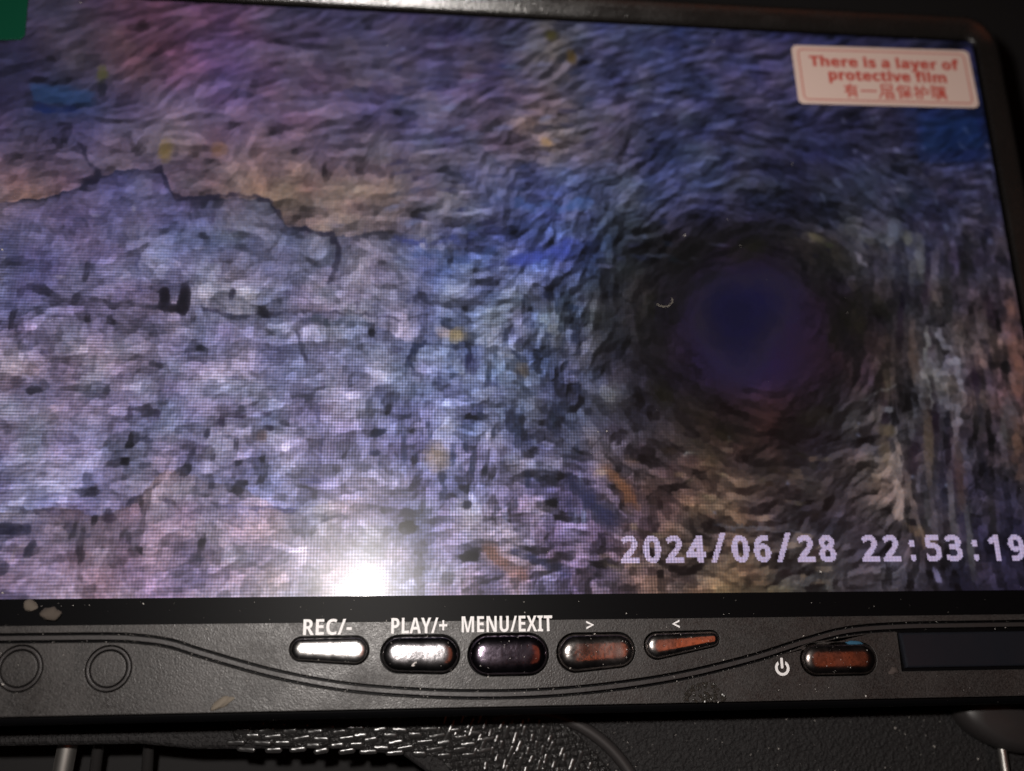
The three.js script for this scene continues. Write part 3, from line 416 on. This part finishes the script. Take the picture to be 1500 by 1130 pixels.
// ---------------------------------------------------------------- stuck on the screen
{ // warning sticker
  const c = document.createElement('canvas'); c.width = 1024; c.height = 364; const x = c.getContext('2d');
  x.fillStyle = '#f8dcd0'; x.fillRect(0, 0, 1024, 364); x.strokeStyle = '#d9786a'; x.lineWidth = 7; x.beginPath(); x.roundRect(34, 26, 956, 312, 26); x.stroke();
  x.fillStyle = x.strokeStyle = '#d85c50'; x.textBaseline = 'alphabetic'; x.lineWidth = 4;
  const say = (t, base, size, l, r) => { x.font = 'bold ' + size + 'px sans-serif'; const w = x.measureText(t).width; x.save(); x.translate(l, base); x.scale((r - l) / w, 1); x.fillText(t, 0, 0); x.strokeText(t, 0, 0); x.restore(); };
  say('There is a layer of', 128, 86, 92, 946); say('protective film', 212, 86, 182, 868);
  // 有一层保护膜, drawn stroke by stroke in a 10 by 10 cell
  const G = [['1 2 9 2', '5 0 1 6', '3 4 3 10', '3 4 8 4', '8 4 8 10', '3 6 8 6', '3 8 8 8'], ['0 5 10 5'], ['2 0 9 0', '9 0 9 3', '2 3 9 3', '2 0 2 6', '2 6 0 10', '4 5 9 5', '3 7 10 7', '6 7 4 10', '4 10 9 10', '8 8 10 10'],
    ['3 0 0 4', '2 3 2 10', '4 1 9 1', '9 1 9 4', '4 4 9 4', '4 1 4 4', '3 6 10 6', '6.5 4 6.5 10', '6.5 6 3.5 9', '6.5 6 9.5 9'], ['0 2.5 4 2.5', '2 0 2 10', '0 7 4 5', '6.5 0 7 2', '5 3 9.5 3', '9.5 3 9.5 6', '5 6 9.5 6', '5 3 4.6 10'],
    ['0.5 0 0.5 9', '0.5 0 3 0', '3 0 3 10', '0.5 3 3 3', '0.5 6 3 6', '4 1.5 10 1.5', '5.8 0 5.8 3', '8.2 0 8.2 3', '5 3.5 9 3.5', '9 3.5 9 6', '5 6 9 6', '5 3.5 5 6', '5 4.8 9 4.8', '4 7.5 10 7.5', '7 6 4.5 10', '7.2 7.5 9.8 10']];
  x.lineWidth = 10; x.lineCap = 'round';
  G.forEach((g, i) => g.forEach((s) => { const q = s.split(' ').map(Number), X = 262 + i * 100, Y = 236; x.beginPath(); x.moveTo(X + q[0] * 8.4, Y + q[1] * 8.2); x.lineTo(X + q[2] * 8.4, Y + q[3] * 8.2); x.stroke(); }));
  const t = new THREE.CanvasTexture(c); t.colorSpace = THREE.SRGBColorSpace;
  const top = -LCD.d + 0.18, A = at(1159, 66, -top), B = at(1419, 74, -top), C = at(1435, 158, -top), D = at(1171, 151, -top);
  const cx = (A[0] + B[0] + C[0] + D[0]) / 4, cv = (A[1] + B[1] + C[1] + D[1]) / 4, w = (B[0] - A[0] + C[0] - D[0]) / 2, h = (A[1] - D[1] + B[1] - C[1]) / 2, turn = Math.atan2(B[1] - A[1] + C[1] - D[1], B[0] - A[0] + C[0] - D[0]);
  const g = new THREE.ExtrudeGeometry(rounded(-w / 2, -h / 2, w / 2, h / 2, 0.9), { depth: 0.13, bevelEnabled: true, bevelThickness: 0.02, bevelSize: 0.04, bevelOffset: -0.04, bevelSegments: 2, curveSegments: 10 }), uv = g.attributes.uv, p = g.attributes.position;
  for (let i = 0; i < p.count; i++) uv.setXY(i, p.getX(i) / w + 0.5, p.getY(i) / h + 0.5);
  const o = part('warning_sticker', place(g.rotateZ(turn).translate(cx, cv, top - 0.15)), new THREE.MeshPhysicalMaterial({ name: 'sticker_paper', map: t, roughness: 0.55 }));
  tag(o, 'cream rounded sticker with red English and Chinese print in the screen corner', 'sticker');
}
{ // green tab of the protective film, top left
  const top = -LCD.d + 0.3, pts = [[-60, -14], [41, -6], [36, 50], [30, 57], [-60, 59]].map((q) => at(...q, -top));
  const o = part('film_tab', slab(poly(pts), top, 0.28, 0.06, 2), new THREE.MeshPhysicalMaterial({ name: 'green_tape', color: new THREE.Color(0.001, 0.075, 0.038), roughness: 0.5 }));
  tag(o, 'dark green adhesive tab at the top left corner of the screen', 'tape tab');
}

// ---------------------------------------------------------------- dirt
function lump(name, label, px, py, w, h, color, top = 0, turn = 0) {
  const g = mergeVertices(new THREE.IcosahedronGeometry(1, 3).deleteAttribute('uv').deleteAttribute('normal')), p = g.attributes.position, k = Math.floor(px);
  for (let i = 0; i < p.count; i++) { const v = new THREE.Vector3().fromBufferAttribute(p, i), n = 0.72 + 0.55 * noise(v.x * 2 + k, v.y * 2 + v.z * 1.7, 71) + 0.15 * noise(v.x * 6, v.y * 6 + v.z * 5, 72); v.multiplyScalar(n); p.setXYZ(i, v.x * w / 2, v.y * h / 2, Math.max(-0.1, v.z) * Math.min(w, h) * 0.4); }
  g.computeVertexNormals(); const [x, v] = at(px, py, -top);
  const o = part(name, place(g.rotateZ(turn).translate(x, v, top + 0.02)), new THREE.MeshStandardMaterial({ name: 'dry_dirt', color: new THREE.Color(...color), roughness: 0.9 }));
  tag(o, label, 'dirt crumb'); return o;
}
lump('dirt_crumb', 'pale crumb on the black strip, left end, nearer the screen', 45, 888, 1.5, 1.25, [0.1, 0.083, 0.066], -0.62, -0.4);
lump('dirt_crumb', 'brown crumb straddling the black strip and the panel edge, far left', 73, 900, 2.0, 1.5, [0.07, 0.056, 0.045], -0.1, 0.1);
lump('dirt_crumb', 'long pale crumb at the lower edge of the panel', 326, 1030, 2.7, 1.15, [0.17, 0.145, 0.115], 0, 0.55);
lump('dirt_crumb', 'small grey crumb below the corner of the dark window', 1309, 983, 1.2, 0.9, [0.06, 0.045, 0.04], 0, 0.4);
lump('dirt_crumb', 'white flake on the PLAY button', 608, 972, 1.5, 0.8, [0.6, 0.56, 0.54], 0.42, 0.5);
lump('dirt_crumb', 'blue fleck on the upper edge of the power button', 1252, 943, 2.0, 0.6, [0.02, 0.09, 0.16], 0.05, -0.1);
{ const pts = [[962, 446], [968, 449], [978, 449], [984, 444], [984, 438]].map((q) => at(...q, LCD.d)).map(([x, v], i) => new THREE.Vector3(x, v, -LCD.d + 0.1 + (i === 4 ? 0.15 : 0)));
  const o = part('lint_fibre', place(new THREE.TubeGeometry(new THREE.CatmullRomCurve3(pts), 24, 0.045, 5)), new THREE.MeshStandardMaterial({ name: 'lint', color: new THREE.Color(0.35, 0.32, 0.26), roughness: 0.9 })); tag(o, 'tiny curled fibre lying on the dark middle of the screen', 'fibre'); }
function specks(name, list, color) {
  const m = new THREE.InstancedMesh(new THREE.IcosahedronGeometry(1, 0), new THREE.MeshStandardMaterial({ name: 'dust', color: new THREE.Color(...color), roughness: 0.8 }), list.length), M = new THREE.Matrix4(), q = new THREE.Quaternion(), e = new THREE.Euler();
  list.forEach(([x, v, z, s], i) => { q.setFromEuler(e.set(rnd() * 6, rnd() * 6, rnd() * 6)); m.setMatrixAt(i, M.compose(new THREE.Vector3(x * MM, H0 + z * MM, -v * MM), q, new THREE.Vector3(s * MM * (0.6 + rnd()), s * MM * (0.6 + rnd()), s * MM * 0.6))); });
  m.name = name; m.castShadow = m.receiveShadow = true; scene.add(m); m.userData.kind = 'stuff'; return m;
}
{ const L = [], known = [[1160, 240, 1.3], [1045, 61, 1.2], [1085, 361, 0.8], [876, 633, 0.7], [889, 632, 1], [1066, 322, 0.9], [1003, 345, 1.1], [682, 582, 0.6], [453, 722, 0.7], [77, 468, 0.8], [3, 366, 1.6], [568, 68, 0.7], [118, 4, 1], [4, 869, 1.6], [1202, 838, 1.2], [802, 809, 0.8], [1342, 58, 0.7]];
  for (const [x, y, s] of known) { const p = at(x, y, LCD.d); L.push([...p, -LCD.d + 0.05, 0.11 * s]); }
  for (let i = 0; i < 55; i++) { const p = at(rnd() * 1500, 40 + rnd() * 825, LCD.d); L.push([...p, -LCD.d + 0.02, 0.02 + 0.04 * rnd() * rnd()]); }
  for (let i = 0; i < 60; i++) { const p = at(rnd() * 1500, 876 + rnd() * 34, LCD.d); L.push([...p, -0.62, 0.025 + 0.07 * rnd() ** 3]); }
  for (let i = 0; i < 160; i++) { const p = at(rnd() * 1500, 915 + rnd() * 120); if (p[0] > 50 && p[1] > -38 && p[1] < -32) continue; L.push([...p, 0.01, 0.02 + 0.06 * rnd() ** 3]); }
  for (const [x, y, s] of [[871, 931, 2], [866, 936, 1], [990, 932, 1.4], [1000, 937, 1.2], [1045, 940, 1], [754, 1016, 1], [768, 1015, 1], [93, 960, 0.8], [4, 1003, 1], [1177, 932, 1], [1060, 967, 1], [1052, 1029, 1.2], [571, 1012, 0.8], [626, 933, 1.2], [485, 937, 1.1], [448, 964, 1.2], [1268, 1020, 1.3], [1194, 1010, 0.6], [1194, 1004, 0.5], [715, 992, 0.8], [579, 983, 0.9]]) L.push([...at(x, y), 0.05, 0.1 * s]);
  for (const q of [...line(0.02), ...line(-0.86)]) for (let k = 0; k < 2; k++) if (rnd() < 0.3) L.push([q[0] + rnd() * 0.6, q[1] + (rnd() - 0.5) * 0.2, -0.06, 0.02 + 0.05 * rnd() ** 3]);
  for (const b of buttons) for (let i = 0; i < 26; i++) { const [x0, r0, x1, r1, v] = b.args, x = lerp(x0 + 1, x1 - 1, rnd()), r = lerp(r0, r1, (x - x0) / (x1 - x0)), k = rnd() * 2 - 1; L.push([x, v - r + k * r * 0.9, -0.12 + b.dome * Math.sqrt(1 - Math.pow(Math.abs(k * 0.9), 3.2)), 0.02 + 0.06 * rnd() ** 2]); }
  tag(specks('dust', L, [0.5, 0.47, 0.44]), 'fine pale dust specks scattered over screen, buttons and panel', 'dust'); }

// ---------------------------------------------------------------- the carrying case round the monitor
const kase = thing('carrying_case', 'black moulded plastic case with a woven pad below the monitor', 'case');
const CD = 12;                                       // depth of the case's shelf below the monitor's face, mm
part('case_floor', new THREE.BoxGeometry(0.42, 0.004, 0.36).translate(0, -0.0024, 0.0), voidMat, kase);
part('case_wall', new THREE.BoxGeometry(0.42, 0.03, 0.006).translate(0, 0.0146, -0.105), voidMat, kase);
{
  const shelf = [[-100, -43.4], [110, -43.4], [110, -100], [-2, -100], [-6, -60], [-9, -51], [-14, -47.6], [-22, -46.6], [-41, -46.2], [-48, -45.4], [-100, -45.0]];
  part('case_shelf', slab(poly(shelf.reverse()), -CD, 13, 0.9, 4), caseMat, kase);
  const rim = []; for (let i = 0; i <= 40; i++) { const a = 1.85 - i / 40 * 2.6, c = at(770, 1262, CD), p = at(770 + 0, 1045, CD); const R = p[1] - c[1]; rim.push(new THREE.Vector3(c[0] + R * 0.93 * Math.cos(a) + 0.4, c[1] + R * Math.sin(a), -CD)); }
  part('pad_rim', place(new THREE.TubeGeometry(new THREE.CatmullRomCurve3(rim), 80, 0.85, 8)), bandPlastic, kase);
}
{ // woven pad
  const weave = grain(512, (x, y) => { const u = x / 32, v = y / 32, i = Math.floor(u), j = Math.floor(v), a = u - i, b = v - j, c = (i + j) & 1 ? [a, b] : [b, a]; return 0.15 + 0.7 * Math.sin(Math.PI * c[1]) ** 0.6 * (0.55 + 0.45 * Math.sin(Math.PI * c[0])) + 0.3 * (noise(x / 3, y / 3, 95) - 0.5); }, 14);
  weave.rotation = 0.12;
  const pts = [[330, 1046], [806, 1046], [850, 1078], [905, 1140], [668, 1140], [645, 1112], [600, 1102], [500, 1098], [345, 1090]].map((p) => at(...p, CD - 0.35));
  part('woven_pad', slab(poly(pts.reverse()), -CD + 0.35, 0.8, 0.3, 2), new THREE.MeshPhysicalMaterial({ name: 'woven_cover', color: new THREE.Color(0.016, 0.015, 0.015), roughness: 0.34, bumpMap: weave, bumpScale: 0.0004 }), kase);
}
{ // raised woven strands
  const strand = (l, r) => { const g = new THREE.CapsuleGeometry(r, l, 4, 10).rotateZ(Math.PI / 2); const p = g.attributes.position; for (let i = 0; i < p.count; i++) p.setZ(i, p.getZ(i) * 0.32); g.computeVertexNormals(); return place(g).translate(0, -H0, 0); };
  const kinds = [strand(1.5, 0.36), strand(1.2, 0.4), strand(1.75, 0.33)], thin = [strand(1.0, 0.3), strand(1.25, 0.34), strand(0.7, 0.3)];
  const put = (g, px, py, turn) => { const [x, v] = at(px, py, CD - 0.4), o = part('woven_strand', g, strandMat, kase); o.position.set(x * MM, H0 - (CD - 0.38) * MM, -v * MM); o.rotation.y = turn; o.rotation.z = (rnd() - 0.5) * 0.1; o.rotation.x = (rnd() - 0.5) * 0.3; };
  for (let j = 0; j < 5; j++) for (let i = 0; i < 14; i++) { const x = 300 + i * 36 + j * 15 + (rnd() - 0.5) * 10, y = 1059 + j * 9.5 + i * 1.2 + (rnd() - 0.5) * 3; if (x > 345 - j * 4 && x < 720) put(kinds[Math.floor(rnd() * 3)], x, y, (rnd() - 0.5) * 0.25); }
  for (let j = 0; j < 5; j++) for (let i = 0; i < 20; i++) { const x = 650 + i * 12.5 - j * 8 + (rnd() - 0.5) * 5, y = 1052 + j * 20 + (i % 2) * 9 + (rnd() - 0.5) * 4, e = 785 + (y - 1045) * 1.25; if (x < e - 12 && x > 640 && (j < 2 || x > 650 + j * 18)) put(thin[Math.floor(rnd() * 3)], x, y, 1.15 + (rnd() - 0.5) * 0.3); }
}
{ const L = []; for (let i = 0; i < 240; i++) { const x = 860 + rnd() ** 1.6 * 640, y = 1050 + rnd() * 80; if (y < 1050 + (900 - x) * 0.8) continue; L.push([...at(x, y, CD), -CD + 0.1, 0.02 + 0.09 * rnd() ** 4]); }
  for (const [x, y, s] of [[1311, 1067, 1.4], [1368, 1094, 1.2], [1296, 1125, 1.1], [1348, 1106, 0.8], [1395, 1035, 1.3], [1391, 1039, 1], [1140, 1097, 1.1], [1432, 1112, 1.2], [1470, 1026, 1.2], [1460, 1057, 1.4]]) L.push([...at(x, y, CD), -CD + 0.15, 0.13 * s]);
  tag(specks('dust', L, [0.3, 0.28, 0.26]), 'grey dust specks on the case plastic at lower right', 'dust'); }
function rod(name, label, a, b, r, m, cat) {
  const A = new THREE.Vector3(a[0] * MM, H0 - a[2] * MM, -a[1] * MM), B = new THREE.Vector3(b[0] * MM, H0 - b[2] * MM, -b[1] * MM), d = B.clone().sub(A), L = d.length();
  const pts = [[0, -L / 2], [r * 0.75 * MM, -L / 2], [r * MM, -L / 2 + 0.3 * MM], [r * MM, L / 2 - 0.3 * MM], [r * 0.75 * MM, L / 2], [0, L / 2]].map((p) => new THREE.Vector2(...p));
  const g = new THREE.LatheGeometry(pts, 28); g.applyQuaternion(new THREE.Quaternion().setFromUnitVectors(new THREE.Vector3(0, 1, 0), d.clone().normalize())).translate(...A.clone().add(B).multiplyScalar(0.5).toArray());
  const o = part(name, g, m); tag(o, label, cat); return o;
}
rod('steel_pin', 'bright steel pin standing out below the monitor, lower left', [...at(103, 1070, 17), 17], [...at(78, 1200, 19), 19], 1.25, steel, 'pin');
for (const [x0, y0, x1, y1, l] of [[146, 1078, 134, 1125, 'faint black rib just right of the steel pin'], [218, 1088, 212, 1130, 'faint black rib farther right of the steel pin']]) rod('case_rib', l, [...at(x0, y0, 18), 18], [...at(x1, y1 + 40, 20), 20], 0.75, strandMat, 'rib');
{ // knob at the lower right with its pin
  const k = thing('latch_knob', 'rounded black knob over a thin steel pin, lower right', 'knob'), [x, v] = at(1482, 1062, 8);
  k.position.set(x * MM, H0 - CD * MM, -v * MM);
  const pts = [[0, 4.6], [3.2, 4.5], [4.6, 4.0], [5.4, 3.0], [5.6, 1.6], [5.3, 0.4], [5.3, 0]].map((p) => new THREE.Vector2(p[0] * MM, p[1] * MM)).reverse();
  part('knob_cap', new THREE.LatheGeometry(pts, 48).scale(1.25, 1, 0.62).rotateY(-0.35), bandPlastic, k);
  const [x2, v2] = at(1468, 1096, 10), [x3, v3] = at(1466, 1190, 10), g = new THREE.CapsuleGeometry(0.55 * MM, 9 * MM, 6, 14).rotateX(Math.PI / 2).translate((x2 - x) * MM, 2 * MM, -(v2 - v - 4.6) * MM);
  part('knob_pin', g, steel, k);
}
renderer.render(scene, camera);
